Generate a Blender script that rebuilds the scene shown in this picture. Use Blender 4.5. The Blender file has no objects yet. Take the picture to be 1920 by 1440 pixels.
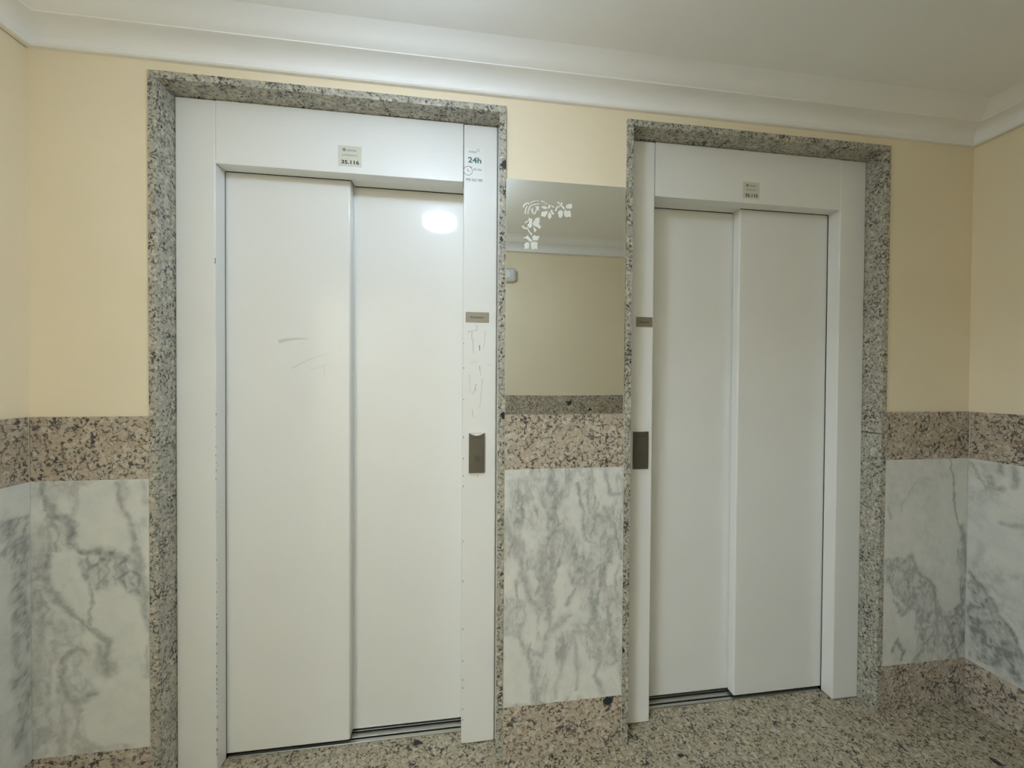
import bpy, bmesh, math
import numpy as np
from mathutils import Vector, Matrix

sc = bpy.context.scene
COL = sc.collection

# ------------------------------------------------------------------ calibrated camera
S = 1.34216                                   # metres per unit of camera distance to the lift wall
F, CX, CY = 740.0, 975.98, 719.46
YAW, PITCH, ROLL = 0.1392, -0.0122, 0.0067
ZF = -0.982                                   # floor under the lens (units)
CAM = Vector((-0.0998 * S, -S, -ZF * S))
_R = Vector((math.cos(YAW), -math.sin(YAW), 0)); _F = Vector((math.sin(YAW), math.cos(YAW), 0)); _U = Vector((0, 0, 1))
c, s = math.cos(PITCH), math.sin(PITCH); _F, _U = _F * c + _U * s, _U * c - _F * s
c, s = math.cos(ROLL), math.sin(ROLL); _R, _U = _R * c + _U * s, _U * c - _R * s
cam_data = bpy.data.cameras.new('camera')
cam = bpy.data.objects.new('camera', cam_data); COL.objects.link(cam); sc.camera = cam
cam_data.sensor_fit = 'HORIZONTAL'; cam_data.sensor_width = 36; cam_data.lens = F / 1920 * 36
cam_data.shift_x = (960 - CX) / 1920; cam_data.shift_y = (CY - 720) / 1920
cam_data.clip_start = 0.02
M = Matrix((( _R.x, _U.x, -_F.x, CAM.x), (_R.y, _U.y, -_F.y, CAM.y), (_R.z, _U.z, -_F.z, CAM.z), (0, 0, 0, 1)))
cam.matrix_world = M

# ------------------------------------------------------------------ light of the place, added fill, exposure
w = bpy.data.worlds.new('world'); sc.world = w; w.use_nodes = True
w.node_tree.nodes['Background'].inputs[0].default_value = (0, 0, 0, 1)
w.node_tree.nodes['Background'].inputs[1].default_value = 0
sc.view_settings.view_transform = 'Standard'; sc.view_settings.look = 'None'
sc.view_settings.gamma = 1; sc.view_settings.use_curve_mapping = False
sc.view_settings.exposure = 0.30
LAMP_POWER = 46.0                             # emission of the lamp's opal diffuser
HALL_FILL_POWER = 33.0                             # unseen hall lamps, added to fill the lower and right side
LAMP_COLOR = (0.78, 0.945, 1.16)
sc.cycles.max_bounces = 10; sc.cycles.diffuse_bounces = 7
sc.cycles.sample_clamp_indirect = 6

# ------------------------------------------------------------------ measures (metres)
def Z(v): return (v - ZF) * S
X2 = 0.3206 * S; W_ = 0.8079 * S; T = 0.0173 * S; D = 0.0561 * S
UA, UB, US = 0.7017 * S, 0.1071 * S, 0.4018 * S
P1, P2 = 0.0434 * S, 0.0763 * S
ZT, ZO, ZS = Z(0.6876), Z(0.5176), Z(-0.9726)
ZB1, ZB2, ZBASE = Z(-0.0905), Z(-0.2321), Z(-0.846)
XL, XR = -1.0407 * S, 1.422 * S
YF = -1.2 * S
ZCR, ZCEIL = Z(0.711), Z(0.772)
PL = 0.008                                    # plaster face lies this far behind the stone face
def ray(px, py):
    return _F + _R * ((px - CX) / F) - _U * ((py - CY) / F)
def at(px, py, y=0.0):                        # point of the plane Y=y seen at a pixel of the photo
    d = ray(px, py); return CAM + d * ((y - CAM.y) / d.y)
def atx(px, py, x):
    d = ray(px, py); return CAM + d * ((x - CAM.x) / d.x)

# ------------------------------------------------------------------ node helpers / materials
def new_mat(name):
    m = bpy.data.materials.new(name); m.use_nodes = True
    nt = m.node_tree; return m, nt, nt.nodes['Principled BSDF']
def N(nt, t, **kw):
    n = nt.nodes.new(t)
    for k, v in kw.items(): setattr(n, k, v)
    return n
def L(nt, a, b): nt.links.new(a, b)
def ramp(nt, fac, stops, interp='LINEAR'):
    r = N(nt, 'ShaderNodeValToRGB'); r.color_ramp.interpolation = interp
    e = r.color_ramp.elements
    while len(e) < len(stops): e.new(0.5)
    for i, (p, c) in enumerate(stops):
        e[i].position = p; e[i].color = (c[0], c[1], c[2], 1) if isinstance(c, tuple) else (c, c, c, 1)
    if fac is not None: L(nt, fac, r.inputs[0])
    return r.outputs[0]
def mix(nt, fac, a, b, mode='MIX'):
    m = N(nt, 'ShaderNodeMix', data_type='RGBA', blend_type=mode)
    for i, v in ((0, fac), (6, a), (7, b)):
        if hasattr(v, 'node'): L(nt, v, m.inputs[i])
        else: m.inputs[i].default_value = v if i == 0 else (v[0], v[1], v[2], 1)
    return m.outputs[2]
def mathn(nt, op, a, b=None):
    m = N(nt, 'ShaderNodeMath', operation=op)
    for i, v in ((0, a), (1, b)):
        if v is None: continue
        if hasattr(v, 'node'): L(nt, v, m.inputs[i])
        else: m.inputs[i].default_value = v
    return m.outputs[0]
def coords(nt, rand=True, scale=(1, 1, 1), rot=(0, 0, 0)):
    tc = N(nt, 'ShaderNodeTexCoord'); out = tc.outputs['Object']
    if rand:
        oi = N(nt, 'ShaderNodeObjectInfo'); mm = mathn(nt, 'MULTIPLY', oi.outputs['Random'], 40.0)
        va = N(nt, 'ShaderNodeVectorMath', operation='ADD'); L(nt, out, va.inputs[0]); L(nt, mm, va.inputs[1]); out = va.outputs[0]
    mp = N(nt, 'ShaderNodeMapping'); mp.inputs['Scale'].default_value = scale; mp.inputs['Rotation'].default_value = rot
    L(nt, out, mp.inputs[0]); return mp.outputs[0]
def noise(nt, vec, scale, detail=3, rough=.5, dist=0):
    n = N(nt, 'ShaderNodeTexNoise'); L(nt, vec, n.inputs['Vector'])
    n.inputs['Scale'].default_value = scale; n.inputs['Detail'].default_value = detail
    n.inputs['Roughness'].default_value = rough; n.inputs['Distortion'].default_value = dist
    return n
def bump(nt, b, h, strength, dist=.001):
    n = N(nt, 'ShaderNodeBump'); n.inputs['Strength'].default_value = strength; n.inputs['Distance'].default_value = dist
    L(nt, h, n.inputs['Height']); L(nt, n.outputs[0], b.inputs['Normal'])

def simple(name, col, rough=.5, metal=0, spec=.5, coat=0):
    m, nt, b = new_mat(name)
    b.inputs['Base Color'].default_value = (*col, 1); b.inputs['Roughness'].default_value = rough
    b.inputs['Metallic'].default_value = metal; b.inputs['Specular IOR Level'].default_value = spec
    b.inputs['Coat Weight'].default_value = coat
    return m, nt, b

def mat_plaster(name, col, bs=.25):
    m, nt, b = simple(name, col, .75, spec=.25)
    v = coords(nt, False)
    n = noise(nt, v, 3, 3); L(nt, mix(nt, n.outputs[0], tuple(c * .96 for c in col), tuple(min(1, c * 1.03) for c in col)), b.inputs['Base Color'])
    n2 = noise(nt, v, 160, 2); bump(nt, b, n2.outputs[0], bs, .0006)
    return m
M_YEL = mat_plaster('yellow_plaster', (.865, .77, .585))
M_CEIL = mat_plaster('white_ceiling_plaster', (.90, .90, .885), .15)

def mat_granite(name, tint=(1, 1, 1), sc_=1.0, rough=.16, dark=1.0, cols=None):
    """feldspar patches, thin broken biotite seams, small black grains, cream crystals and a few big clasts"""
    m, nt, b = new_mat(name)
    v0 = coords(nt, True)
    wn = noise(nt, v0, 60 * sc_, 3, .6); wv = N(nt, 'ShaderNodeVectorMath', operation='MULTIPLY_ADD')
    L(nt, wn.outputs['Color'], wv.inputs[0]); wv.inputs[1].default_value = (.020 / sc_,) * 3; L(nt, v0, wv.inputs[2]); v = wv.outputs[0]
    def vor(scale, feature='F1'):
        n = N(nt, 'ShaderNodeTexVoronoi', feature=feature); L(nt, v, n.inputs['Vector']); n.inputs['Scale'].default_value = scale * sc_; return n
    cols = cols or [(.44, .345, .265), (.50, .40, .31), (.55, .465, .375), (.47, .39, .31), (.64, .59, .49), (.36, .33, .29)]
    a = vor(52); sep = N(nt, 'ShaderNodeSeparateColor'); L(nt, a.outputs['Color'], sep.inputs[0])
    base = ramp(nt, sep.outputs[0], list(zip((0, .3, .55, .74, .88, .96), cols)))
    n0 = noise(nt, v0, 130 * sc_, 3, .6)
    base = mix(nt, .5, base, ramp(nt, n0.outputs[0], [(.3, tuple(c * .75 for c in cols[0])), (.7, tuple(min(1, c * 1.15) for c in cols[2]))]))
    edge = vor(52, 'DISTANCE_TO_EDGE'); n1 = noise(nt, v0, 95 * sc_, 2, .5)
    e1 = ramp(nt, edge.outputs['Distance'], [(0, .85), (.05, .7), (.11, 0.0)])
    f1 = mathn(nt, 'MULTIPLY', e1, ramp(nt, n1.outputs[0], [(.47, 0.0), (.55, 1.0)]))
    c2 = mix(nt, f1, base, (.075, .068, .062))
    n2 = noise(nt, v0, 120 * sc_, 2, .55, .6); n3 = noise(nt, v0, 20 * sc_, 2)
    thr = mathn(nt, 'ADD', n2.outputs[0], mathn(nt, 'MULTIPLY', mathn(nt, 'SUBTRACT', n3.outputs[0], .5), .5))
    c3 = mix(nt, ramp(nt, thr, [(.60, 0.0), (.64, .9 * dark)]), c2, (.06, .056, .056))
    sm = vor(115); sep2 = N(nt, 'ShaderNodeSeparateColor'); L(nt, sm.outputs['Color'], sep2.inputs[0])
    c3 = mix(nt, ramp(nt, sep2.outputs[2], [(.88, 0.0), (.9, .6)]), c3, (.68, .63, .53))
    bn = noise(nt, v0, 38 * sc_, 3, .6); bv = N(nt, 'ShaderNodeVectorMath', operation='MULTIPLY_ADD')
    L(nt, bn.outputs['Color'], bv.inputs[0]); bv.inputs[1].default_value = (.045 / sc_,) * 3; L(nt, v0, bv.inputs[2])
    big = N(nt, 'ShaderNodeTexVoronoi', feature='F1'); L(nt, bv.outputs[0], big.inputs['Vector']); big.inputs['Scale'].default_value = 14 * sc_; sep3 = N(nt, 'ShaderNodeSeparateColor'); L(nt, big.outputs['Color'], sep3.inputs[0])
    f4 = mathn(nt, 'MULTIPLY', ramp(nt, sep3.outputs[0], [(.86, 0.0), (.87, 1.0)]), ramp(nt, big.outputs['Distance'], [(.17, 1.0), (.22, 0.0)]))
    c4 = mix(nt, f4, c3, (.028, .03, .034))
    L(nt, mix(nt, 1.0, c4, tint, 'MULTIPLY'), b.inputs['Base Color']); b.inputs['Roughness'].default_value = rough
    b.inputs['Specular IOR Level'].default_value = .5
    return m
M_GRAN = mat_granite('pink_speckled_granite', (.98, 1.0, .99), .82)
GREY = [(.36, .35, .31), (.42, .40, .355), (.46, .44, .395), (.39, .375, .335), (.53, .52, .46), (.30, .30, .27)]
M_GRANJ = mat_granite('grey_speckled_granite', (1.04, 1.03, .97), .95, .15, 1.1, GREY)
FLO = [(.40, .36, .27), (.45, .40, .305), (.49, .45, .35), (.42, .375, .285), (.55, .52, .42), (.33, .31, .25)]
M_FLOOR = mat_granite('floor_granite', (.98, .93, .86), 1.0, .22, 1.1, FLO)
M_GROUT, _, _ = simple('pale_grout', (.72, .68, .55), .8, spec=.1)

def mat_marble():
    m, nt, b = new_mat('white_veined_marble')
    at_ = N(nt, 'ShaderNodeAttribute', attribute_name='vein')
    v = coords(nt, False)
    n1 = noise(nt, v, 55, 6, .7); n2 = noise(nt, v, 14, 4, .6)
    base = ramp(nt, n2.outputs[0], [(.3, (.66, .68, .65)), (.6, (.76, .76, .71))])
    k = mathn(nt, 'ADD', at_.outputs['Fac'], mathn(nt, 'MULTIPLY', mathn(nt, 'SUBTRACT', n1.outputs[0], .5), mathn(nt, 'ADD', mathn(nt, 'MULTIPLY', at_.outputs['Fac'], 1.7), .16)))
    f = ramp(nt, k, [(0.02, 0.0), (.5, .55), (1.0, 1.0)])
    col = mix(nt, f, base, (.27, .28, .27))
    L(nt, col, b.inputs['Base Color']); b.inputs['Roughness'].default_value = .22
    return m
M_MARB = mat_marble()

def mat_paint(name, col=(.85, .86, .845), seed=0.0):
    m, nt, b = simple(name, col, .38, spec=.4)
    v = coords(nt, True)
    n = noise(nt, v, 2.2, 4); L(nt, mix(nt, n.outputs[0], tuple(c * .97 for c in col), tuple(c * 1.02 for c in col)), b.inputs['Base Color'])
    b.inputs['Coat Weight'].default_value = .75; b.inputs['Coat Roughness'].default_value = .07; b.inputs['Coat IOR'].default_value = 1.5
    n2 = noise(nt, v, 9, 2); n3 = noise(nt, v, 240, 2)
    h = mathn(nt, 'ADD', mathn(nt, 'MULTIPLY', n2.outputs[0], 1.0), mathn(nt, 'MULTIPLY', n3.outputs[0], .03))
    bump(nt, b, h, .12, .0015)
    return m
M_WHITE = mat_paint('white_enamel')
M_ALU, nt_, b_ = simple('brushed_aluminium', (.55, .55, .52), .32, 1.0)
M_DARK, _, _ = simple('dark_gap', (.015, .015, .013), .9, spec=.1)
M_STEEL, nt_, b_ = simple('brushed_steel', (.33, .31, .26), .42, .75)
v_ = coords(nt_, True, (1, 1, 60)); n_ = noise(nt_, v_, 20, 2); bump(nt_, b_, n_.outputs[0], .15, .0004)
M_STEELD, _, _ = simple('dark_bronze_steel', (.14, .13, .105), .38, .6)
M_MIRROR, _, _ = simple('mirror_silver', (.90, .91, .86), .0, 1.0)
M_EDGE, _, _ = simple('ground_glass_edge', (.75, .80, .72), .1, 0, .8, .5)
M_ETCH, _, _ = simple('frosted_etching', (.78, .79, .72), .8, 0, .1)
M_PAPER, _, _ = simple('aged_sticker_paper', (.66, .66, .56), .45)
M_FILM, _, _ = simple('glossy_sticker_film', (.845, .86, .85), .3, 0, .5, .5)
M_INK, _, _ = simple('black_ink', (.05, .05, .045), .5)
M_INKG, _, _ = simple('grey_ink', (.26, .27, .27), .5)
M_GREEN, _, _ = simple('dark_green_ink', (.07, .17, .13), .5)
M_BROWN, _, _ = simple('brown_ink', (.09, .055, .045), .5)
M_SCR, _, _ = simple('pencil_scratch', (.30, .31, .30), .6)
M_SMUDGE, _, _ = simple('faint_smudge', (.66, .67, .63), .45)
M_CHIP, _, _ = simple('bare_metal_chip', (.10, .10, .09), .6)
M_PLAST, _, _ = simple('white_plastic', (.72, .73, .75), .25)
M_LED, nt_, b_ = simple('opal_lamp_diffuser', (.9, .9, .9), .4)
b_.inputs['Emission Color'].default_value = (*LAMP_COLOR, 1); b_.inputs['Emission Strength'].default_value = LAMP_POWER

# ------------------------------------------------------------------ mesh helpers
def link(name, me, mat, parent=None):
    o = bpy.data.objects.new(name, me); COL.objects.link(o)
    if mat is not None: me.materials.append(mat)
    if parent is not None:
        o.parent = parent
        if parent.type == 'EMPTY': o.location = -parent.location
    return o
def finish(name, bm, mat, parent=None, smooth=True, wn=False):
    bmesh.ops.recalc_face_normals(bm, faces=bm.faces)
    me = bpy.data.meshes.new(name); bm.to_mesh(me); bm.free()
    if smooth:
        for p in me.polygons: p.use_smooth = True
        me.set_sharp_from_angle(angle=math.radians(40))
    o = link(name, me, mat, parent)
    if wn:                                     # keeps large faces optically flat between their rounded edges
        m = o.modifiers.new('weighted_normals', 'WEIGHTED_NORMAL'); m.keep_sharp = True; m.weight = 100
    return o
def box(bm, x0, x1, y0, y1, z0, z1, bev=0, seg=2):
    x0, x1 = min(x0, x1), max(x0, x1)
    r = bmesh.ops.create_cube(bm, size=1)
    vs = r['verts']
    for v in vs:
        v.co = Vector(((x0 + x1) / 2 + v.co.x * (x1 - x0), (y0 + y1) / 2 + v.co.y * (y1 - y0), (z0 + z1) / 2 + v.co.z * (z1 - z0)))
    if bev > 0:
        es = list({e for v in vs for e in v.link_edges})
        bmesh.ops.bevel(bm, geom=es, offset=bev, segments=seg, affect='EDGES', profile=.5)
def boxobj(name, dims, mat, parent=None, bev=0, seg=2):
    bm = bmesh.new()
    for d in (dims if isinstance(dims[0], (tuple, list)) else [dims]): box(bm, *d, bev=bev, seg=seg)
    return finish(name, bm, mat, parent, wn=bev > 0)
def empty(name, loc, label, cat, group=None):
    o = bpy.data.objects.new(name, None); COL.objects.link(o); o.location = loc; o.empty_display_size = .05
    o['label'] = label; o['category'] = cat
    if group: o['group'] = group
    return o
def struct(o, label=None):
    o['kind'] = 'structure'
    if label: o['label'] = label
    return o
def text_obj(name, txt, cx, cz, y, width, height, mat, parent, weight=0.0, slant=0.0):
    cu = bpy.data.curves.new(name, 'FONT'); cu.body = txt; cu.size = 1; cu.offset = weight; cu.resolution_u = 2
    cu.extrude = 0.0
    t = bpy.data.objects.new(name, cu); COL.objects.link(t)
    dg = bpy.context.evaluated_depsgraph_get(); dg.update()
    me = bpy.data.meshes.new_from_object(t.evaluated_get(dg))
    bpy.data.objects.remove(t); bpy.data.curves.remove(cu)
    co = np.array([v.co[:] for v in me.vertices])
    mn, mx = co.min(0), co.max(0); 
    sx = width / (mx[0] - mn[0]); sz = height / (mx[1] - mn[1])
    for v in me.vertices:
        lx, lz = (v.co.x - (mn[0] + mx[0]) / 2) * sx, (v.co.y - (mn[1] + mx[1]) / 2) * sz
        v.co = Vector((cx + lx, y, cz + lz + slant * lx))
    me.materials.clear()
    return link(name, me, mat, parent)
def flat_polys(bm, polys, y, th=.0003):        # thin prisms lying on a wall plane: lists of (x, z)
    for poly in polys:
        a = [bm.verts.new((x, y, z)) for x, z in poly]; b = [bm.verts.new((x, y + th, z)) for x, z in poly]
        bm.faces.new(a); n = len(a)
        for i in range(n): bm.faces.new((a[i], b[i], b[(i + 1) % n], a[(i + 1) % n]))
def stroke(pts, w0, w1=None):                  # tapered ribbon polygon along (x, z) points
    w1 = w0 if w1 is None else w1; n = len(pts); lft = []; rgt = []
    for i, (x, z) in enumerate(pts):
        a = pts[max(0, i - 1)]; b = pts[min(n - 1, i + 1)]; dx, dz = b[0] - a[0], b[1] - a[1]; l = math.hypot(dx, dz) or 1
        wd = w0 + (w1 - w0) * i / max(1, n - 1); lft.append((x - dz / l * wd / 2, z + dx / l * wd / 2)); rgt.append((x + dz / l * wd / 2, z - dx / l * wd / 2))
    return lft + rgt[::-1]
def ring(cx, cz, r, wdt, a0=0, a1=360, n=28):
    pts = [(cx + r * math.cos(math.radians(a0 + (a1 - a0) * i / n)), cz + r * math.sin(math.radians(a0 + (a1 - a0) * i / n))) for i in range(n + 1)]
    return [stroke(pts[i:i + 2], wdt) for i in range(n)]

# ------------------------------------------------------------------ room shell
WT = 0.225
# back wall with its two lift openings
e1a, e1b = -W_ + T * .5, -T * .5
e2a, e2b = X2 + T * .5, X2 + W_ - T * .5
struct(boxobj('wall_back', [
    (XL - .1, e1a, PL, WT, -.02, ZCEIL + .05), (e1b, e2a, PL, WT, -.02, ZCEIL + .05), (e2b, XR + .1, PL, WT, -.02, ZCEIL + .05),
    (e1a, e1b, PL, WT, ZT - T * .5, ZCEIL + .05), (e2a, e2b, PL, WT, ZT - T * .5, ZCEIL + .05)], M_YEL), 'pale yellow plastered wall around the two lift entrances')
struct(boxobj('wall_left', (XL - .1, XL - PL, YF, PL, -.02, ZCEIL + .05), M_YEL), 'pale yellow plastered wall at the left edge')
struct(boxobj('wall_right', (XR + PL, XR + .1, YF, PL, -.02, ZCEIL + .05), M_YEL), 'pale yellow plastered wall at the right edge')
DX0, DX1, DZ = -.97 * S, .055 * S, Z(.53)      # assumed doorway behind the camera, added to let the hall fill in
HX0, HX1, HY = -2.1 * S, 1.9 * S, -2.6 * S
struct(boxobj('wall_front', [(HX0, DX0, YF - .1, YF - PL, -.02, ZCEIL + .05), (DX1, HX1, YF - .1, YF - PL, -.02, ZCEIL + .05), (DX0, DX1, YF - .1, YF - PL, DZ, ZCEIL + .05)], M_YEL), 'pale yellow wall opposite, seen in the mirror, with an added unseen doorway')
struct(boxobj('wall_hall', [(HX0 - .1, HX0, HY, YF - .1, -.02, ZCEIL + .05), (HX1, HX1 + .1, HY, YF - .1, -.02, ZCEIL + .05), (HX0 - .1, HX1 + .1, HY - .1, HY, -.02, ZCEIL + .05)], M_YEL), 'pale yellow walls of an added unseen hall behind the doorway')
struct(boxobj('floor', [(XL - .1, XR + .1, YF - .1, D + P1 - .002, -.08, 0), (HX0, HX1, HY, YF - .1, -.08, 0)], M_FLOOR), 'speckled granite floor')
struct(boxobj('ceiling', [(XL - .1, XR + .1, YF - .1, WT, ZCEIL, ZCEIL + .1), (HX0, HX1, HY, YF - .1, ZCEIL, ZCEIL + .1)], M_CEIL), 'smooth white plaster ceiling')

# crown moulding, mitred, one length per wall
h = ZCEIL - ZCR
prof = [(0, 0), (.012, 0), (.016, .004), (.016, .010), (.010, .012), (.012, .016)]
for i in range(9):
    a = math.pi / 2 * i / 8
    prof.append((.012 + .058 * (1 - math.cos(a)), .016 + .036 * math.sin(a)))
prof += [(.0725, .0530), (.0735, .0550), (.084, .0590), (.097, .0665), (.112, .0735), (.130, .0785), (.150, h)]
def crown(name, wall):
    x0, x1, y0, y1 = XL, XR, YF, PL
    bm = bmesh.new(); A = []; B = []
    for c_, z_ in prof + [(-.004, h), (-.004, 0)]:
        z = ZCR + min(z_, h)
        if wall == 'back': a, b = (x0 + c_, y1 - c_), (x1 - c_, y1 - c_)
        if wall == 'front': a, b = (x1 - c_, y0 + c_), (x0 + c_, y0 + c_)
        if wall == 'left': a, b = (x0 + c_, y0 + c_), (x0 + c_, y1 - c_)
        if wall == 'right': a, b = (x1 - c_, y1 - c_), (x1 - c_, y0 + c_)
        A.append(bm.verts.new((*a, z))); B.append(bm.verts.new((*b, z)))
    n = len(A)
    for i in range(n): bm.faces.new((A[i], A[(i + 1) % n], B[(i + 1) % n], B[i]))
    bm.faces.new(A); bm.faces.new(B[::-1])
    return struct(finish(name, bm, M_CEIL), 'white plaster crown moulding along the ' + wall + ' wall')
for i, wl in enumerate(('back', 'left', 'right', 'front')): crown('trim_%d' % (i + 1), wl)

# ---- marble slabs: a grid carrying the vein density of the stone
rng = np.random.RandomState(7)
_lat = rng.rand(256, 256)
def vnoise(x, y):
    xi = np.floor(x).astype(int); yi = np.floor(y).astype(int); fx = x - xi; fy = y - yi
    fx = fx * fx * (3 - 2 * fx); fy = fy * fy * (3 - 2 * fy)
    g = lambda i, j: _lat[i % 256, j % 256]
    return (g(xi, yi) * (1 - fx) + g(xi + 1, yi) * fx) * (1 - fy) + (g(xi, yi + 1) * (1 - fx) + g(xi + 1, yi + 1) * fx) * fy
def fbm(x, y, o=4):
    r = 0; a = .5
    for i in range(o): r = r + a * vnoise(x + 17.3 * i, y + 5.1 * i); x = x * 2.03; y = y * 2.03; a *= .5
    return r / (1 - .5 ** o)
def segdist(U, V, pts):
    d = np.full(U.shape, 9.0)
    for (ax, ay), (bx, by) in zip(pts[:-1], pts[1:]):
        dx, dy = bx - ax, by - ay; t = np.clip(((U - ax) * dx + (V - ay) * dy) / (dx * dx + dy * dy + 1e-12), 0, 1)
        d = np.minimum(d, np.hypot(U - ax - t * dx, V - ay - t * dy))
    return d
def inpoly(U, V, pts):
    r = np.zeros(U.shape, bool); n = len(pts)
    for i in range(n):
        (ax, ay), (bx, by) = pts[i], pts[(i + 1) % n]
        if ay == by: continue
        cnd = ((ay > V) != (by > V)) & (U < (bx - ax) * (V - ay) / (by - ay) + ax); r ^= cnd
    return r
def sdf(U, V, pts):
    d = segdist(U, V, pts + [pts[0]]); return np.where(inpoly(U, V, pts), -d, d)
def sstep(x, a, b):
    t = np.clip((x - a) / (b - a), 0, 1); return t * t * (3 - 2 * t)
def marble(name, axis, const, u0, u1, z0, z1, fn, th, label, res=.003):
    nu = max(2, int((u1 - u0) / res)); nv = max(2, int((z1 - z0) / res))
    us = np.linspace(u0, u1, nu + 1); zs = np.linspace(z0, z1, nv + 1)
    U, V = np.meshgrid(us, zs)
    val = np.clip(fn(U, V), 0, 1.2)
    n = (nu + 1) * (nv + 1); verts = []; uu, vv = U.ravel(), V.ravel()
    if axis == 'y': verts = [(a, const, b) for a, b in zip(uu, vv)]
    else: verts = [(const, a, b) for a, b in zip(uu, vv)]
    faces = []
    for j in range(nv):
        for i in range(nu):
            k = j * (nu + 1) + i; f = (k, k + 1, k + nu + 2, k + nu + 1)
            faces.append(f)
    # back and sides so the slab has its thickness
    cs = [0, nu, n - 1, n - 1 - nu]; base = len(verts)
    for k in cs:
        v = list(verts[k]); v[1 if axis == 'y' else 0] += th; verts.append(tuple(v))
    b0, b1, b2, b3 = base, base + 1, base + 2, base + 3
    row = lambda a, b, st: list(range(a, b + (1 if st > 0 else -1), st))
    faces += [tuple([b1, b0] + row(0, nu, 1)), tuple([b2, b1] + row(nu, n - 1, nu + 1)), tuple([b3, b2] + row(n - 1, n - 1 - nu, -1)), tuple([b0, b3] + row(n - 1 - nu, 0, -(nu + 1))), (b0, b1, b2, b3)]
    me = bpy.data.meshes.new(name); me.from_pydata(verts, [], faces); me.update()
    a = me.attributes.new('vein', 'FLOAT', 'POINT')
    a.data.foreach_set('value', list(val.ravel()) + [0.1] * 4)
    bm = bmesh.new(); bm.from_mesh(me); bmesh.ops.recalc_face_normals(bm, faces=bm.faces); bm.to_mesh(me); bm.free()
    return struct(link(name, me, M_MARB), label)
def crop_pts(pts, ox, oy, k, y=0.0, x=None):
    r = []
    for a, b in pts:
        if x is None: p = at(ox + a / k, oy + b / k, y); r.append((p.x, p.z))
        else: p = atx(ox + a / k, oy + b / k, x); r.append((p.y, p.z))
    return r
PXM = S / F                                    # metres per photo pixel on the back wall, straight ahead
def paint(U, V, veins, blobs, cleans, toU, warp=.012, mott=.25, seed=0, stretch=(9, 9), cell=(26, 15)):
    """vein density: traced veins, traced grey clouds broken into cells, traced clean areas, all warped by noise"""
    n1 = fbm(U * 18 + seed, V * 18 + 3.3) - .5; n2 = fbm(U * 18 + 40 + seed, V * 18 + 9.1) - .5
    m1 = fbm(U * 75 + seed, V * 75 + 1.3, 3) - .5; m2 = fbm(U * 75 + 11, V * 75 + seed, 3) - .5
    Uw, Vw = U + n1 * warp * 2.6 + m1 * .010, V + n2 * warp * 2.6 + m2 * .010
    ridge = lambda fx, fy, sd, sharp: np.clip(1 - np.abs(fbm(Uw * fx + sd, Vw * fy + sd * .7, 3) - .5) * sharp, 0, 1)
    r1 = ridge(cell[0], cell[1], seed + 3, 11); r2 = ridge(cell[0] * 2.1, cell[1] * 1.7, seed + 8, 9)
    net = np.clip(r1 + .65 * r2, 0, 1)
    cloud = sstep(fbm(U * stretch[0] + seed, V * stretch[1], 5), .40, .66)
    det = fbm(U * 60 + 7, V * 45 + seed, 3); wob = .45 + 1.2 * fbm(U * 22 + 3, V * 22 + seed, 2)
    val = mott * (.55 * cloud + .75 * net * (.25 + .75 * cloud))
    for poly, strg in blobs:
        d = sdf(Uw, Vw, toU(poly))
        val = np.maximum(val, strg * (1 - sstep(d, -.008, .012)) * (.34 + .75 * net) * (.65 + .7 * det))
    for poly in cleans:
        d = sdf(Uw, Vw, toU(poly)); val = val * (.06 + .94 * sstep(d, -.008, .003))
    for pts, wpx, strg in veins:
        d = segdist(Uw, Vw, toU(pts)); wd = wpx * PXM * wob
        val = np.maximum(val, strg * np.exp(-(d / wd) ** 2) * (.45 + .95 * det))
    return val
def f_left(U, V):
    to = lambda q: crop_pts(q, 0, 880, 2.57)
    veins = [([(215, 60), (240, 180), (290, 220), (350, 240), (355, 350), (390, 395), (500, 400), (640, 440)], 6, .75),
             ([(560, 70), (600, 180), (640, 300), (660, 430), (685, 600), (722, 760)], 6, .6), ([(590, 60), (600, 190)], 9, .35),
             ([(240, 360), (230, 560), (300, 650), (440, 760), (540, 830), (520, 900), (500, 980)], 6, .65),
             ([(440, 560), (445, 740)], 3, .55), ([(385, 60), (350, 220)], 5, .4), ([(690, 60), (710, 150)], 8, .4),
             ([(120, 400), (110, 600), (95, 750), (90, 950), (150, 1040), (130, 1380)], 17, .5), ([(200, 740), (180, 1000), (190, 1120)], 15, .45),
             ([(80, 850), (60, 1150)], 5, .5), ([(210, 300), (215, 500)], 12, .4),
             ([(430, 890), (370, 860), (300, 920), (300, 1080), (370, 1130), (450, 1080)], 6, .6),
             ([(370, 1130), (380, 1290), (430, 1350)], 7, .5), ([(310, 1190), (290, 1370)], 8, .45), ([(480, 860), (490, 980), (540, 960)], 9, .5),
             ([(100, 90), (125, 230)], 3, .4), ([(720, 760), (722, 1000)], 3, .4)]
    blobs = [([(220, 180), (350, 230), (370, 390), (240, 400), (230, 280)], .5), ([(390, 430), (600, 410), (720, 540), (720, 640), (580, 570), (470, 600), (400, 520)], .75),
             ([(60, 400), (230, 430), (260, 700), (260, 860), (60, 860)], .5), ([(90, 860), (260, 900), (230, 1380), (80, 1380)], .42), ([(310, 930), (450, 900), (450, 1080), (370, 1130), (300, 1080)], .3)]
    cleans = [([(380, 60), (520, 70), (600, 220), (640, 420), (500, 385), (400, 385), (360, 330), (350, 180)]), ([(455, 640), (570, 585), (660, 640), (705, 740), (705, 900), (560, 860), (450, 770)]),
              ([(400, 1130), (600, 960), (730, 1010), (730, 1330), (430, 1330)])]
    return paint(U, V, veins, blobs, cleans, to, mott=.34, seed=1.7, cell=(20, 14))
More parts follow.
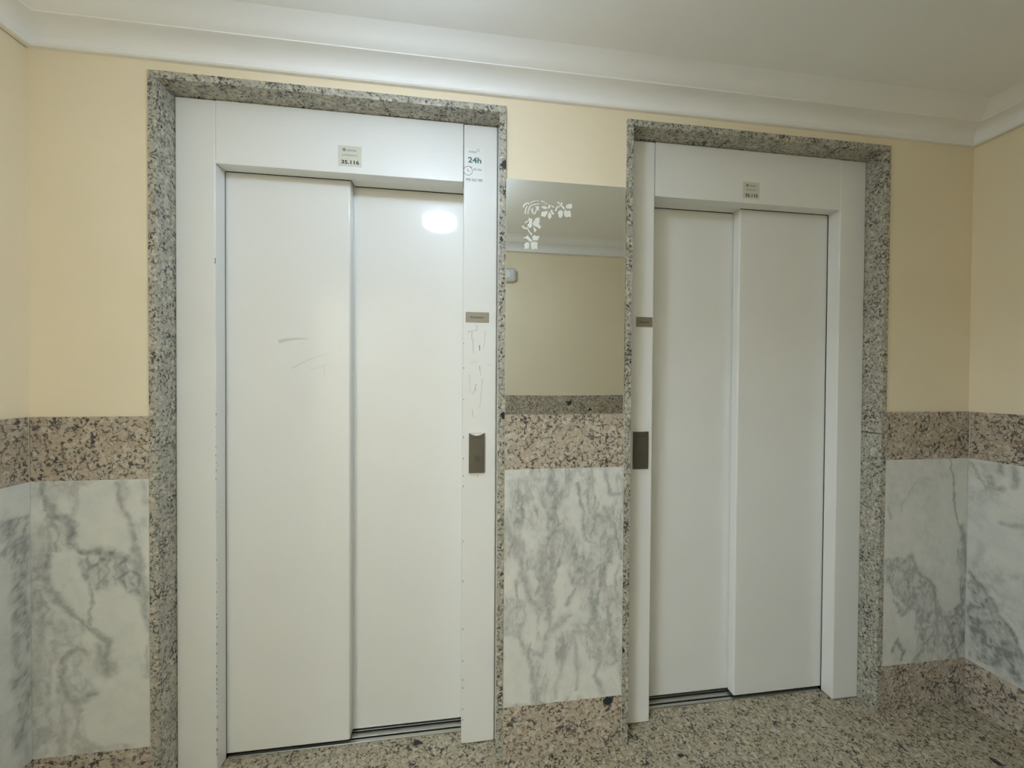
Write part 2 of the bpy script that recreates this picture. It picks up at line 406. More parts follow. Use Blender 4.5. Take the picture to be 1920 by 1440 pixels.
def f_mid(U, V):
    to = lambda q: crop_pts(q, 930, 860, 3.065)
    veins = [([(50, 380), (120, 480), (150, 650), (200, 800), (260, 860), (300, 760), (320, 560), (330, 400)], 9, .55), ([(130, 1000), (180, 1130), (220, 1290), (240, 1400)], 6, .5),
             ([(460, 150), (500, 300), (510, 460), (570, 490)], 4, .6), ([(620, 280), (680, 380), (715, 580)], 4, .65), ([(640, 850), (660, 960), (690, 1170)], 5, .6),
             ([(410, 850), (450, 760), (500, 700), (590, 620), (650, 600)], 4, .6), ([(440, 1000), (540, 1000), (600, 1100)], 6, .5), ([(45, 1000), (140, 1020)], 5, .4),
             ([(620, 60), (650, 200), (720, 200)], 4, .55), ([(540, 60), (520, 200), (540, 320)], 4, .55), ([(270, 500), (260, 780), (320, 860)], 8, .55), ([(110, 700), (110, 860)], 3, .5),
             ([(440, 1000), (450, 1120), (470, 1250), (455, 1330)], 4, .4), ([(590, 950), (600, 1150), (570, 1250), (610, 1350)], 6, .45), ([(440, 1000), (400, 1130), (350, 1280), (345, 1380)], 5, .35), ([(300, 180), (330, 260)], 4, .5), ([(400, 420), (460, 520), (480, 560)], 4, .5),
             ([(200, 1100), (260, 1130), (300, 1000), (430, 900)], 7, .45), ([(700, 620), (690, 760)], 4, .5)]
    blobs = [([(60, 120), (420, 100), (430, 420), (250, 430), (90, 380)], .34), ([(250, 470), (340, 440), (340, 860), (250, 860)], .55), ([(560, 300), (740, 260), (740, 560), (600, 560)], .4),
             ([(45, 800), (180, 820), (170, 1000), (45, 990)], .4), ([(430, 950), (600, 930), (740, 900), (740, 1200), (560, 1180)], .42), ([(500, 600), (740, 640), (740, 900), (480, 860)], .34), ([(480, 80), (560, 60), (560, 480), (500, 470)], .4)]
    cleans = [([(45, 1030), (135, 1040), (180, 1150), (205, 1300), (190, 1400), (45, 1415)]), ([(560, 70), (605, 60), (620, 200), (580, 260), (555, 170)]), ([(190, 870), (235, 890), (235, 1080), (205, 1100), (185, 960)]),
              ([(635, 600), (690, 610), (690, 740), (640, 740)]), ([(340, 640), (400, 620), (400, 850), (350, 850)]), ([(165, 650), (240, 640), (240, 760), (190, 770)]), ([(430, 190), (470, 220), (495, 330), (480, 430), (430, 380)]),
              ([(430, 1110), (460, 1150), (440, 1310), (380, 1300), (390, 1200)]), ([(55, 360), (100, 370), (95, 440)]), ([(550, 1130), (600, 1150), (590, 1300), (520, 1300)])]
    return paint(U, V, veins, blobs, cleans, to, mott=.55, seed=5.2, stretch=(18, 8), warp=.009, cell=(36, 13))
def f_right(U, V):
    to = lambda q: crop_pts(q, 1640, 850, 3.0)
    veins = [([(415, 30), (445, 180), (460, 350), (500, 520), (510, 640)], 2.2, .75), ([(485, 420), (505, 540), (520, 660)], 9, .7), ([(75, 300), (100, 370)], 3, .5), ([(150, 330), (180, 240), (230, 170), (330, 140)], 4, .25),
             ([(200, 590), (270, 680), (340, 740), (350, 860), (400, 930), (450, 1100)], 6, .7), ([(110, 830), (160, 900), (230, 830)], 5, .6), ([(100, 1110), (130, 1060), (160, 1110), (150, 1160)], 5, .7), ([(240, 900), (270, 1100), (220, 1180)], 5, .6), ([(530, 60), (530, 660)], 3, .3)]
    blobs = [([(60, 600), (200, 590), (340, 730), (390, 900), (450, 1080), (460, 1170), (240, 1180), (230, 900), (150, 840), (70, 720)], .6), ([(470, 540), (540, 600), (540, 1160), (440, 1160), (400, 900), (480, 840)], .8)]
    return paint(U, V, veins, blobs, [], to, mott=.12, seed=9.4, cell=(30, 17))
def f_rwall(U, V):
    to = lambda q: crop_pts(q, 1640, 850, 3.0, x=XR)
    veins = [([(545, 50), (600, 150), (640, 200), (720, 205)], 5, .6), ([(780, 80), (790, 200)], 5, .6), ([(535, 670), (640, 820), (740, 970), (830, 1140)], 5, .9), ([(700, 390), (740, 400), (840, 410)], 4, .5), ([(600, 520), (560, 640)], 8, .3)]
    blobs = [([(600, 60), (720, 60), (700, 190), (640, 190)], .6), ([(530, 670), (640, 820), (740, 970), (838, 1150), (838, 1300), (700, 1200), (530, 1150)], 1.0), ([(580, 300), (640, 380), (590, 440), (560, 330)], .3)]
    return paint(U, V, veins, blobs, [], to, mott=.26, seed=2.9)
def f_lwall(U, V):
    to = lambda q: crop_pts(q, 0, 880, 2.57, x=XL)
    blobs = [([(0, 250), (140, 230), (140, 1380), (70, 1380), (60, 420), (0, 400)], .7)]
    return paint(U, V, [([(0, 300), (60, 330), (130, 330)], 14, .4)], blobs, [], to, mott=.2, seed=3.9)
def f_plain(U, V):
    return paint(U, V, [], [], [], lambda q: q, mott=.5, seed=12.2, stretch=(6, 5))
G = .0018                                      # joint between stones
marble('trim_5', 'y', 0.0, XL, -W_ - G, ZBASE, ZB2, f_left, PL - .002, 'grey-veined white marble slab left of the left lift')
marble('trim_6', 'y', 0.0, G, X2 - G, ZBASE, ZB2, f_mid, PL - .002, 'streaky white marble slab between the two lifts')
marble('trim_7', 'y', 0.0, X2 + W_ + G, XR, ZBASE, ZB2, f_right, PL - .002, 'white marble slab right of the right lift')
marble('trim_8', 'x', XR, YF, -.0005, ZBASE, ZB2, f_rwall, PL - .002, 'marble slab on the right wall', .008)
marble('trim_9', 'x', XL, YF, -.0005, ZBASE, ZB2, f_lwall, -(PL - .002), 'marble slab on the left wall', .008)
marble('trim_10', 'y', YF, DX1 + .001, XR - .001, ZBASE, ZB2, f_plain, -(PL - .002), 'marble slab on the wall opposite', .012)
def stone(name, dims, label): return struct(boxobj(name, dims, M_GRAN, bev=.0008, seg=1), label)
TH = PL - .002
stone('trim_11', (XL, -W_ - G, 0, TH, ZB2, ZB1), 'granite dado band left of the left lift')
stone('trim_12', (G, X2 - G, 0, TH, ZB2, ZB1), 'granite dado band under the mirror')
stone('trim_13', (X2 + W_ + G, XR, 0, TH, ZB2, ZB1), 'granite dado band right of the right lift')
stone('trim_14', (XR, XR + TH, YF, -G, ZB2, ZB1), 'granite dado band on the right wall')
stone('trim_15', (XL - TH, XL, YF, -G, ZB2, ZB1), 'granite dado band on the left wall')
stone('trim_16', (DX1, XR, YF - TH, YF, ZB2, ZB1), 'granite dado band on the wall opposite')
bb = .0
struct(boxobj('baseboard_back', [(XL, -W_ - G, 0, TH, 0, ZBASE), (G, X2 - G, 0, TH, 0, ZBASE), (X2 + W_ + G, XR, 0, TH, 0, ZBASE)], M_GRAN, bev=.0008, seg=1), 'granite skirting under the marble of the lift wall')
struct(boxobj('baseboard_right', (XR, XR + TH, YF, -G, 0, ZBASE), M_GRAN), 'granite skirting on the right wall')
struct(boxobj('baseboard_left', (XL - TH, XL, YF, -G, 0, ZBASE), M_GRAN), 'granite skirting on the left wall')
struct(boxobj('baseboard_front', (DX1, XR, YF - TH, YF, 0, ZBASE), M_GRAN), 'granite skirting on the wall opposite')
# pale mortar showing in the open joints
gy0, gy1 = .0012, PL
struct(boxobj('trim_17', [(-W_ - .004, -W_ - .0002, gy0, gy1, 0, ZB1), (.0002, .004, gy0, gy1, 0, ZB1), (X2 - .004, X2 - .0002, gy0, gy1, 0, ZB1), (X2 + W_ + .0002, X2 + W_ + .004, gy0, gy1, 0, ZB1),
    (XR + .0002, XR + TH, -.004, -.0004, ZB2, ZB1), (XL - TH, XL - .0002, -.004, -.0004, ZB2, ZB1)], M_GROUT), 'pale mortar joints beside the stone')

# ------------------------------------------------------------------ lift entrances
def surround(n0, X0, sg, side):
    zj = at(1640, 814, 0).z
    y1 = D + .012
    def b(u0, u1): return (X0 + sg * u0, X0 + sg * u1)
    x = b(0, T); struct(boxobj('trim_%d' % n0, (x[0], x[1], -.0015, y1, 0, ZT - T), M_GRANJ, bev=.001, seg=2), 'granite jamb of the %s lift next to the mirror' % side)
    x = b(W_ - T, W_)
    parts = [(x[0], x[1], -.0015, y1, 0, ZT - T)] if sg < 0 else [(x[0], x[1], -.0015, y1, 0, zj - .0012), (x[0], x[1], -.0015, y1, zj + .0012, ZT - T)]
    struct(boxobj('trim_%d' % (n0 + 1), parts, M_GRANJ, bev=.001, seg=2), 'granite jamb on the outer side of the %s lift' % side)
    x = b(0, W_); struct(boxobj('trim_%d' % (n0 + 2), (x[0], x[1], -.0015, y1, ZT - T + .0005, ZT), M_GRANJ, bev=.001, seg=2), 'granite lintel over the %s lift' % side)
surround(18, 0.0, -1, 'left'); surround(21, X2, 1, 'right')

def chips(bm, x, y, zs, wd=.0022):
    for z, l in zs: flat_polys(bm, [stroke([(x, z - l / 2), (x + .0006, z), (x, z + l / 2)], wd * .6, wd)], y)

def elevator(X0, sg, label):
    cx = X0 + sg * (UA + UB) / 2
    root = empty('elevator_door', (cx, D, 0), label, 'elevator', 'two lift entrances in the yellow wall')
    X = lambda u: X0 + sg * u
    e = .0007
    y1 = D + P1 - .008
    far = boxobj('frame_post', [(X(UA + e), X(W_ - T - .0005), D, D + P1 - .003, .003, ZT - T - .001)], M_WHITE, root, bev=.004, seg=4)
    near = boxobj('frame_post', [(X(T + .0005), X(UB - e), D, D + P2 + .01, .003, ZT - T - .001)], M_WHITE, root, bev=.005, seg=4)
    hd = boxobj('frame_header', [(X(UB + e), X(UA - e), D, y1, ZO, ZT - T - .001)], M_WHITE, root, bev=.0015, seg=2)
    boxobj('soffit_strip', [(X(UB + e), X(US - .006), y1 + .0002, D + P2 - .010, ZO + .0003, ZO + .02)], M_WHITE, hd)
    boxobj('gap_shade', [(X(US + .001), X(UA - e), y1 + .0003, D + P1 - .0005, ZO + .0012, ZO + .006)], M_DARK, hd)  # near-black strips painted in for the shade in the panel gaps
    boxobj('gap_shade', [(X(UB + e), X(US - .006), D + P2 - .0098, D + P2 - .0005, ZO + .0012, ZO + .006)], M_DARK, hd)
    boxobj('gap_shade', [(X(UA + .002), X(UA + .012), D + P1 - .0028, D + P1 - .0004, ZS, ZO)], M_DARK, far)  # same painted shade in the gap beside the outer post
    # front panel slides behind the outer post, rear panel behind the button post
    boxobj('door_panel', [(X(US), X(UA + .05), D + P1, D + P2 - .004, ZS, ZO + .03)], M_WHITE, root, bev=.006, seg=4)
    boxobj('door_panel', [(X(UB - .001), X(US + .04), D + P2, D + P2 + .03, ZS, ZO + .03)], M_WHITE, root, bev=.003, seg=3)
    # sill with its two guide grooves
    y0 = D + P1 - .0015; x0, x1 = X(UB - .0), X(UA + .0)
    sill = boxobj('sill', [(x0, x1, y0, D + P2 + .05, -.012, -.003), (x0, x1, y0, y0 + .013, -.003, .003), (x0, x1, y0 + .021, y0 + .041, -.003, .003), (x0, x1, y0 + .049, D + P2 + .05, -.003, .003)], M_ALU, root, bev=.0006, seg=1)
    boxobj('guide_groove', [(x0, x1, y0 + .0132, y0 + .0208, -.003, -.001), (x0, x1, y0 + .0412, y0 + .0488, -.003, -.001)], M_DARK, sill)
    # dark backing sheet, added so the door gaps read black
    boxobj('dark_backing', [(X0 + sg * .0, X0 + sg * W_, WT + .002, WT + .012, -.05, ZT)], M_DARK, root)
    return root, far, near, hd
r1, far1, near1, hd1 = elevator(0.0, -1, 'white metal two-panel lift door left of the mirror, with a 24h sticker on its right post')
r2, far2, near2, hd2 = elevator(X2, 1, 'white metal two-panel lift door right of the mirror, nearest the right corner')

# marks on the left lift's enamel
def P(px, py, y): p = at(px, py, y); return (p.x, p.z)
YS = D - .0004
bm = bmesh.new()
SC = lambda pts: [P(820 + a / 4.0, 560 + b / 4.0, D) for a, b in pts]
for pts, wd in [([(297, 200), (298, 240), (270, 240), (232, 250)], .0016), ([(260, 250), (258, 310)], .0018), ([(268, 300), (268, 380), (275, 412)], .0015), ([(360, 240), (355, 320), (345, 380)], .001),
                ([(316, 350), (318, 390)], .0042), ([(318, 505), (320, 545)], .0022), ([(322, 545), (328, 580)], .001), ([(290, 640), (282, 680), (268, 716)], .0017), ([(282, 670), (292, 690)], .0014), ([(240, 570), (246, 680), (250, 710)], .0009),
                ([(338, 600), (330, 700), (318, 820)], .0010), ([(262, 830), (268, 880), (278, 900)], .0012), ([(370, 490), (410, 502)], .0009), ([(308, 1322), (298, 1345)], .0018), ([(235, 240), (232, 262)], .0016), ([(250, 480), (300, 470)], .0008)]:
    flat_polys(bm, [stroke(SC(pts), wd, wd * .6)], YS)
finish('scratch_marks', bm, M_SCR, near1, False)['label'] = 'dark pencil-like scratches below the name plate'
bm = bmesh.new()
rr = np.random.RandomState(3)
ys = [487, 492, 777, 800, 838, 854, 868, 882, 898, 960, 1050, 1094, 1110, 1140, 1152, 1160, 1176, 1192, 1208, 1225, 1250, 1262, 1275, 1283, 1292, 1300, 1315, 1325, 1345, 1368, 1388, 1406, 1414]
for y_ in ys:
    x_ = 403.2 + (y_ - 490) * .0038
    q = P(x_ + rr.uniform(-.5, .5), y_, D); l = rr.uniform(.002, .012) * (1.2 if y_ > 1200 or y_ < 500 else .6)
    chips(bm, q[0] + .0006, YS, [(q[1], l)], .0022)
for y_ in (440, 467, 490, 756, 770, 860, 880, 905, 965, 1005, 1040, 1110, 1140, 1260):
    q = P(329.0, y_, D); chips(bm, q[0] + .0006, YS, [(q[1], rr.uniform(.006, .02))], .0016)
finish('paint_chips', bm, M_CHIP, far1, False)['label'] = 'small dark chips in the white paint along the edge'
bm = bmesh.new()
for y_ in (644, 690, 749, 820, 860, 892, 912, 1015, 1090, 1180, 1240, 1275, 1290, 1330, 1350):
    q = P(868.5 - (y_ - 644) * .0025, y_, D); chips(bm, q[0] + .001, YS, [(q[1], rr.uniform(.003, .008))], .0024)
for y_ in (597, 634, 700, 800, 836, 890):
    q = P(931.0, y_, D); chips(bm, q[0], YS, [(q[1], rr.uniform(.003, .006))], .0015)
finish('paint_chips', bm, M_CHIP, near1, False)['label'] = 'small dark chips in the white paint along the edge'
pan = [o for o in r1.children if o.name.startswith('door_panel')]
yp = D + P1 - .0003
bm = bmesh.new()
SM = lambda pts: [P(480 + a / 6.4, 600 + b / 6.4, D + P1) for a, b in pts]
for pts, w0, w1 in [([(270, 260), (380, 235), (480, 225), (620, 225)], .014, .003), ([(430, 580), (560, 510), (700, 450), (870, 400)], .0035, .001), ([(812, 535), (820, 600), (824, 690)], .0022, .001), ([(650, 600), (760, 570), (880, 535)], .002, .0008), ([(1020, 305), (1000, 380)], .0012, .0006)]:
    flat_polys(bm, [stroke(SM(pts), w0, w1)], yp)
finish('smudge_marks', bm, M_SMUDGE, pan[0], False)['label'] = 'faint grey hand smudges'

# ------------------------------------------------------------------ stickers and plates
def rect_px(pts, y): q = [P(a, b, y) for a, b in pts]; return min(a for a, b in q), max(a for a, b in q), min(b for a, b in q), max(b for a, b in q)
def notice(x0, x1, z0, z1, num, label):
    root = empty('notice_sticker', ((x0 + x1) / 2, D, z0), label, 'sticker', 'numbered stickers over the lift doors')
    boxobj('paper', (x0, x1, D - .0008, D - .0001, z0, z1), M_PAPER, root)
    w_, h_ = x1 - x0, z1 - z0; y = D - .0011
    bm = bmesh.new(); q = (x0 + .26 * w_, z0 + .80 * h_)
    flat_polys(bm, [[(q[0] + .075 * w_ * math.cos(t * math.pi / 8), q[1] + .075 * h_ * 1.1 * math.sin(t * math.pi / 8)) for t in range(16)]], y)
    finish('logo', bm, M_INKG, root, False)
    text_obj('lettering', 'ORONA', x0 + .57 * w_, z0 + .78 * h_, y, .42 * w_, .09 * h_, M_INKG, root, .03)
    text_obj('lettering', 'ASCENSOR N.', x0 + .50 * w_, z0 + .54 * h_, y, .66 * w_, .075 * h_, M_INKG, root, .02)
    text_obj('number', num, x0 + .52 * w_, z0 + .20 * h_, y, .76 * w_, .20 * h_, M_INK, root, .035)
    return root
a = rect_px([(634, 271), (678, 271)], D); zA = P(656, 274, D)[1]; zB = P(656, 312, D)[1]
notice(a[0], a[1], zB, zA, '35.116', 'cream sticker reading 35.116 on the header of the left lift door')
a = rect_px([(1393, 341), (1424, 341)], D); zA = P(1408, 342, D)[1]; zB = P(1408, 373, D)[1]
notice(a[0], a[1], zB, zA, '35.115', 'cream sticker reading 35.115 on the header of the right lift door')
# round-the-clock service sticker
y = D - .0009
c0 = P(890, 310, D)
root = empty('service_sticker', (c0[0], D, P(890, 343, D)[1]), 'clear 24h service sticker with clock symbol on the right post of the left lift', 'sticker')
q0, q1 = P(871, 278, D), P(908, 343, D)
boxobj('film', (q0[0], q1[0], D - .0006, D - .0001, q1[1], q0[1]), M_FILM, root)
def tx(nm, s_, px0, px1, py0, py1, mat, wt): 
    a_, b_ = P(px0, (py0 + py1) / 2, D), P(px1, (py0 + py1) / 2, D)
    hh = abs(P(px0, py0, D)[1] - P(px0, py1, D)[1])
    return text_obj(nm, s_, (a_[0] + b_[0]) / 2, (a_[1] + b_[1]) / 2, y, b_[0] - a_[0], hh, mat, root, wt)
tx('lettering', 'orona', 879, 893, 283.5, 287, M_INKG, .01)
tx('number', '24h', 877.5, 902.5, 295, 306, M_GREEN, .03)
tx('lettering', '365 dias', 887.5, 903, 316, 320, M_INKG, .02)
tx('number', '900 062 080', 873.5, 905, 335, 340, M_INKG, .03)
bm = bmesh.new(); cc = P(877.5, 320.3, D); rr_ = 8.3 * PXM * 1.03
def arc(cx, cz, r_, a0, a1, n=30): return [(cx + r_ * math.cos(math.radians(a0 + (a1 - a0) * i / n)), cz + r_ * math.sin(math.radians(a0 + (a1 - a0) * i / n))) for i in range(n + 1)]
ta = math.radians(47); tc_ = (cc[0] + rr_ * math.cos(ta), cc[1] + rr_ * math.sin(ta))
flat_polys(bm, [stroke(arc(cc[0], cc[1], rr_, 58, 178, 30), .0020)], y); flat_polys(bm, [stroke(arc(cc[0], cc[1], rr_, -178, 28, 40), .0020)], y)
flat_polys(bm, [[(tc_[0] - .0045, tc_[1] + .0042), (tc_[0] + .0035, tc_[1] + .003), (tc_[0] + .001, tc_[1] - .005)]], y)
lg = P(896.5, 282.5, D)
finish('clock_ring', bm, M_INKG, root, False)
bm = bmesh.new(); flat_polys(bm, [stroke(arc(lg[0], lg[1], .0045, 0, 359, 24), .0011)], y); finish('logo', bm, M_INKG, root, False)
bm = bmesh.new(); flat_polys(bm, [stroke([(cc[0] - .0005, cc[1] + .007), (cc[0] - .0005, cc[1] - .001), (cc[0] + .0045, cc[1] - .002)], .0022)], y)
finish('clock_hands', bm, M_INKG, root, False)

def name_plate(x0, x1, z0, z1, mat, label):
    root = empty('name_plate', ((x0 + x1) / 2, D, z0), label, 'plate', 'name plates on the lift posts')
    boxobj('plate', (x0, x1, D - .002, D - .0001, z0, z1), mat, root, bev=.0006, seg=1)
    text_obj('lettering', 'Ascensor', (x0 + x1) / 2, (z0 + z1) / 2, D - .0023, (x1 - x0) * .62, (z1 - z0) * .24, M_BROWN, root, .02)
a = rect_px([(873, 590), (917, 590)], D)
pw = a[1] - a[0]
name_plate(a[0], a[1], P(895, 604.3, D)[1], P(895, 585.5, D)[1], M_STEEL, 'small steel name plate above the scratches on the left lift post')
x1 = P(1223, 600, D)[0]
name_plate(x1 - pw * .78, x1, P(1205, 613, D)[1], P(1205, 594.5, D)[1], M_STEEL, 'small steel name plate half hidden by the right lift granite jamb')

def call_panel(x0, x1, z0, z1, notch, mat, label):
    cx = (x0 + x1) / 2; th = .008; w_ = x1 - x0
    root = empty('call_panel', (cx, D, z0), label, 'call button panel', 'lift call panels')
    pts = [(x0, z0), (x1, z0), (x1, z1)]
    n = 12
    dip = .009 if notch else 0.0006
    for i in range(1, n): t = i / n; pts.append((x1 - w_ * t, z1 - dip * math.sin(math.pi * t)))
    pts.append((x0, z1))
    bm = bmesh.new(); a_ = [bm.verts.new((x, D - th, z)) for x, z in pts]; b_ = [bm.verts.new((x, D - .0002, z)) for x, z in pts]
    bm.faces.new(a_); bm.faces.new(b_[::-1])
    for i in range(len(pts)): j = (i + 1) % len(pts); bm.faces.new((a_[i], b_[i], b_[j], a_[j]))
    bmesh.ops.bevel(bm, geom=[e for e in bm.edges if e.verts[0] in a_ and e.verts[1] in a_], offset=.0007, segments=2, affect='EDGES')
    finish('plate', bm, mat, root)
    if notch:
        bm = bmesh.new(); arc = [(x1 - .002 - (w_ - .004) * i / n, z1 - dip * math.sin(math.pi * i / n) + .0004) for i in range(n + 1)]
        poly = arc + [(x0 + .002, z1), (x1 - .002, z1)]
        a2 = [bm.verts.new((x, D - th + .001, z)) for x, z in poly]; b2 = [bm.verts.new((x, D - .0002, z)) for x, z in poly]
        bm.faces.new(a2)
        for i in range(len(poly)): j = (i + 1) % len(poly); bm.faces.new((a2[i], b2[i], b2[j], a2[j]))
        finish('light_lens', bm, M_LENS, root)['label'] = 'pale curved indicator lens'
    text_obj('lettering', 'orona', cx, z1 - .016, D - th - .0004, w_ * .62, .0045, M_INK, root, .03)
    bz = z0 + (z1 - z0) * .35
    bm = bmesh.new()
    for k in range(2):
        r0, r1_, ya, yb = ((.0118, .0118, D - th - .0001, D - th - .0012), (.0104, .0098, D - th - .0012, D - th - .0022))[k]
        A = [bm.verts.new((cx + r0 * math.cos(t * math.pi / 16), ya, bz + r0 * math.sin(t * math.pi / 16))) for t in range(32)]
        B = [bm.verts.new((cx + r1_ * math.cos(t * math.pi / 16), yb, bz + r1_ * math.sin(t * math.pi / 16))) for t in range(32)]
        for i in range(32): bm.faces.new((A[i], A[(i + 1) % 32], B[(i + 1) % 32], B[i]))
        bm.faces.new(B)
    bt = finish('button', bm, mat, root)
    bm = bmesh.new(); yb = D - th - .0026
    flat_polys(bm, [stroke([(cx - .003, bz - .004), (cx - .002, bz + .001), (cx + .001, bz + .006)], .0014), stroke([(cx + .001, bz + .006), (cx + .003, bz + .001), (cx - .002, bz + .001)], .0014), stroke([(cx - .002, bz + .001), (cx + .004, bz - .005)], .0014)], yb, .0003)
    finish('symbol', bm, M_INK, bt, False)
M_LENS, _, _ = simple('pale_lens', (.85, .85, .78), .15, 0, .6, .5)
xa, xb = P(879, 850, D)[0], P(908.5, 850, D)[0]
call_panel(xa, xb, P(893, 886, D)[1], P(893, 812, D)[1], True, M_STEELD, 'bronze steel call panel with curved pale top on the left lift post')
xb = P(1214, 845, D)[0]
call_panel(xb - .059, xb, P(1205, 878.5, D)[1], P(1205, 809, D)[1], False, M_STEELD, 'bronze steel flat-topped call panel on the right lift post')

# ------------------------------------------------------------------ mirror with its etched vine
mx0, mx1, mz0, mz1 = .0005, P(1171, 500, 0)[0], ZB1 + .0006, Z(.5075)
MY = -.0006
root = empty('wall_mirror', ((mx0 + mx1) / 2, MY, mz0), 'tall frameless mirror with a frosted vine motif between the two lifts', 'mirror')
boxobj('backing_glass', (mx0, mx1, MY, PL - .0003, mz0, mz1), M_EDGE, root, bev=.0004, seg=1)['label'] = 'pale polished glass edge'
# the silvered face is very slightly bowed, as old hung mirrors are
nx, nz = 24, 24; bm = bmesh.new(); g = {}
for j in range(nz + 1):
    for i in range(nx + 1):
        u, v = i / nx, j / nz; xx = mx0 + .0012 + (mx1 - mx0 - .0024) * u; zz = mz0 + .0005 + (mz1 - mz0 - .0017) * v
        bow = .0007 * (1 - v) ** 2 * (1 - (2 * (u - .42)) ** 2) * .8
        g[i, j] = bm.verts.new((xx, MY - .0004 - bow, zz))
for j in range(nz):
    for i in range(nx): bm.faces.new((g[i, j], g[i + 1, j], g[i + 1, j + 1], g[i, j + 1]))
me = bpy.data.meshes.new('silvered_face'); bm.normal_update(); bm.to_mesh(me); bm.free()
for p_ in me.polygons: p_.use_smooth = True
link('silvered_face', me, M_MIRROR, root)
E = lambda pts: [P(960 + a / 12.0, 360 + b / 12.0, MY) for a, b in pts]
polys = []
for pts, w0, w1 in [([(255, 350), (265, 300), (310, 260), (370, 255), (395, 285)], 30, 22), ([(290, 490), (300, 420), (318, 360), (345, 320)], 34, 18), ([(355, 500), (365, 420), (395, 345), (450, 295), (560, 270), (610, 262)], 28, 20), ([(410, 250), (470, 215), (560, 200), (610, 205)], 20, 16),
                    ([(450, 370), (452, 430), (470, 480), (510, 490), (535, 440), (550, 380)], 44, 20), ([(650, 215), (700, 215), (745, 235)], 30, 16), ([(745, 280), (775, 270), (800, 255)], 20, 12), ([(980, 440), (995, 370), (1030, 330), (1080, 340)], 34, 24),
                    ([(1015, 235), (1060, 250), (1070, 300)], 28, 24), ([(1120, 240), (1100, 300), (1150, 350), (1180, 385)], 32, 40), ([(350, 820), (375, 880), (420, 930), (450, 970)], 22, 40), ([(290, 700), (330, 670), (380, 670)], 34, 26), ([(240, 760), (260, 810), (320, 830), (360, 800)], 44, 26)]:
    k = PXM * 1.0 / 12.0; polys.append(stroke(E(pts), w0 * k, w1 * k))
leafs = [  # traced lobes of the etched leaves
 [(520, 320), (610, 325), (600, 380), (612, 420), (560, 410), (545, 370)],
 [(655, 330), (720, 320), (770, 330), (790, 375), (740, 385), (700, 375)], [(840, 275), (865, 310), (850, 370), (820, 375), (805, 340)], [(870, 300), (930, 320), (960, 350), (900, 350)],
 [(650, 450), (720, 440), (810, 430), (790, 490), (740, 570), (690, 550), (640, 540), (665, 500)], [(840, 450), (885, 520), (885, 570), (850, 600), (842, 630), (820, 590), (795, 550), (815, 500)], [(860, 400), (910, 410), (920, 460), (960, 480), (920, 515), (880, 480)],
 [(1030, 470), (1060, 420), (1110, 415), (1145, 450), (1140, 540), (1095, 590), (1050, 570), (1045, 520)], [(1160, 440), (1205, 390), (1230, 430), (1310, 420), (1325, 500), (1320, 570), (1280, 555), (1255, 565), (1220, 570), (1180, 540)], [(1210, 310), (1270, 270), (1345, 275), (1350, 350), (1330, 380), (1260, 375), (1215, 370)],
 [(380, 565), (415, 600), (455, 600), (450, 680), (440, 790), (400, 810), (370, 790), (345, 740), (385, 700), (345, 650), (370, 620)], [(610, 570), (622, 660), (600, 720), (640, 780), (660, 795), (605, 830), (560, 790), (500, 770), (455, 720), (500, 640), (540, 590)], [(480, 780), (550, 850), (515, 920), (490, 880)],
 [(240, 1030), (320, 1010), (345, 970), (380, 1020), (430, 1060), (470, 1110), (430, 1125), (380, 1110), (340, 1060), (290, 1045)], [(450, 1010), (500, 970), (560, 1000), (620, 985), (595, 1040), (585, 1085), (520, 1095), (470, 1085)],
 [(270, 1180), (320, 1135), (385, 1145), (390, 1230), (370, 1280), (320, 1270), (280, 1290), (285, 1230)], [(415, 1150), (480, 1115), (575, 1140), (565, 1210), (570, 1290), (520, 1275), (465, 1305), (430, 1260)]]
polys += [E(q) for q in leafs]
bm = bmesh.new(); flat_polys(bm, polys, MY - .0009, .0002)
finish('etched_vine', bm, M_ETCH, root, False)['label'] = 'frosted white grape-leaf motif'

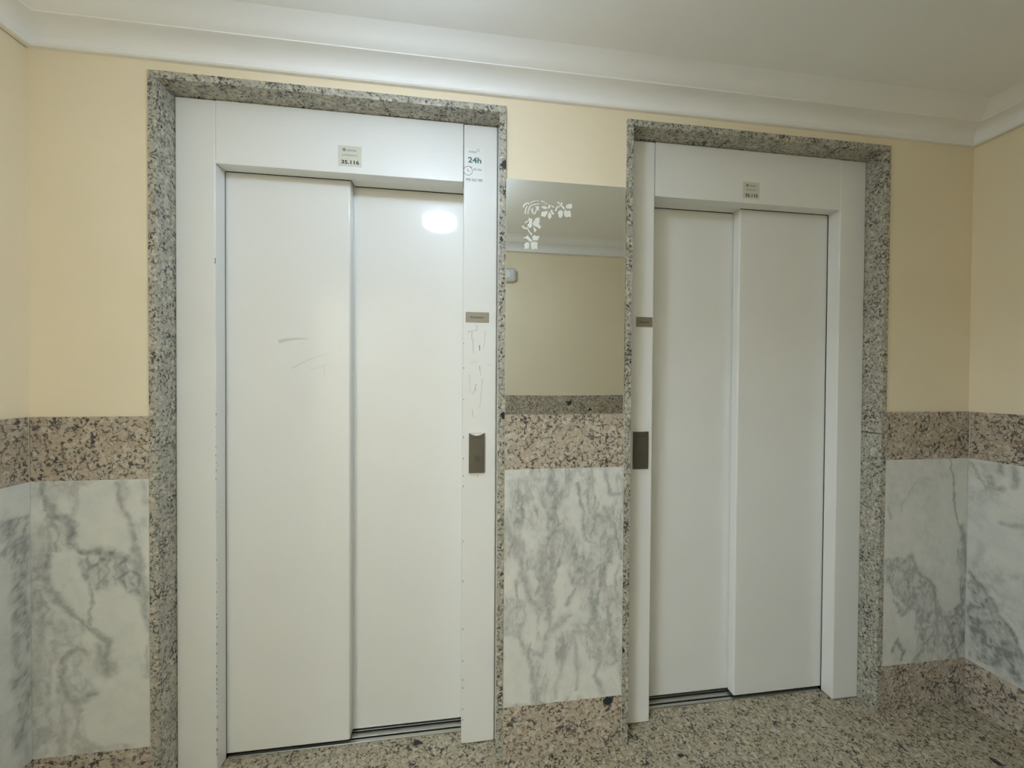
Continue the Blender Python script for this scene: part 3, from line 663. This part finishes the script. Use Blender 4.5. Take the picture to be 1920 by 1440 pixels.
# ------------------------------------------------------------------ wall sensor opposite (seen in the mirror), ceiling lamp
sx, sz = .128 * S, Z(.577)
root = empty('wall_sensor', (sx, YF, sz - .05), 'small white rounded box on the opposite yellow wall, seen in the mirror', 'sensor')
bm = bmesh.new(); box(bm, sx - .066, sx + .066, YF - PL + .0005, YF + .032, sz - .05, sz + .05, bev=.028, seg=6); finish('housing', bm, M_PLAST, root)
bm = bmesh.new(); bmesh.ops.create_uvsphere(bm, u_segments=24, v_segments=12, radius=.03)
for v in bm.verts: v.co = Vector((sx + v.co.x, YF + .030 + v.co.y * .4, sz + v.co.z * 1.0))
finish('lens_dome', bm, M_FILM, root)

def ceiling_lamp(lx, ly, lr, gap, hgt, mat, label, group=None):
    root = empty('ceiling_lamp', (lx, ly, ZCEIL), label, 'lamp', group)
    def lathe(prof_, name, m, n=48):
        bm = bmesh.new(); rings = []
        for r_, z_ in prof_: rings.append([bm.verts.new((lx + r_ * math.cos(2 * math.pi * i / n), ly + r_ * math.sin(2 * math.pi * i / n), z_)) for i in range(n)])
        for a_, b_ in zip(rings[:-1], rings[1:]):
            for i in range(n): bm.faces.new((a_[i], a_[(i + 1) % n], b_[(i + 1) % n], b_[i]))
        bm.faces.new(rings[0]); bm.faces.new(rings[-1])
        return finish(name, bm, m, root)
    z = ZCEIL
    lathe([(lr * .5, z - .0005), (lr * .5, z - gap * .4), (lr * .3, z - gap * .6), (lr * .3, z - gap - .0005)], 'ceiling_rose', M_PLAST)
    z -= gap + .001
    lathe([(lr * .9, z), (lr, z - .006), (lr, z - hgt * .65), (lr * .95, z - hgt * .82), (lr * .82, z - hgt * .93), (lr * .5, z - hgt), (lr * .15, z - hgt - .002)], 'diffuser', mat)
ceiling_lamp(-.215 * S, -.51 * S, .09, .09, .055, M_LED, 'round white opal ceiling lamp whose reflection shines on the left lift door')
M_HALL_FILL, nt_, b_ = simple('hall_fill_diffuser', (.9, .9, .9), .4)  # for the hall lamps, added out of view to brighten the lift wall
b_.inputs['Emission Color'].default_value = (.82, .96, 1.08, 1); b_.inputs['Emission Strength'].default_value = HALL_FILL_POWER
ceiling_lamp(-1.25 * S, -1.83 * S, .34, .02, .09, M_HALL_FILL, 'added large round fill lamp in the unseen hall, left of the doorway')
ceiling_lamp(.45 * S, -1.85 * S, .15, .02, .09, M_HALL_FILL, 'added small round fill lamp in the unseen hall, right of the doorway')
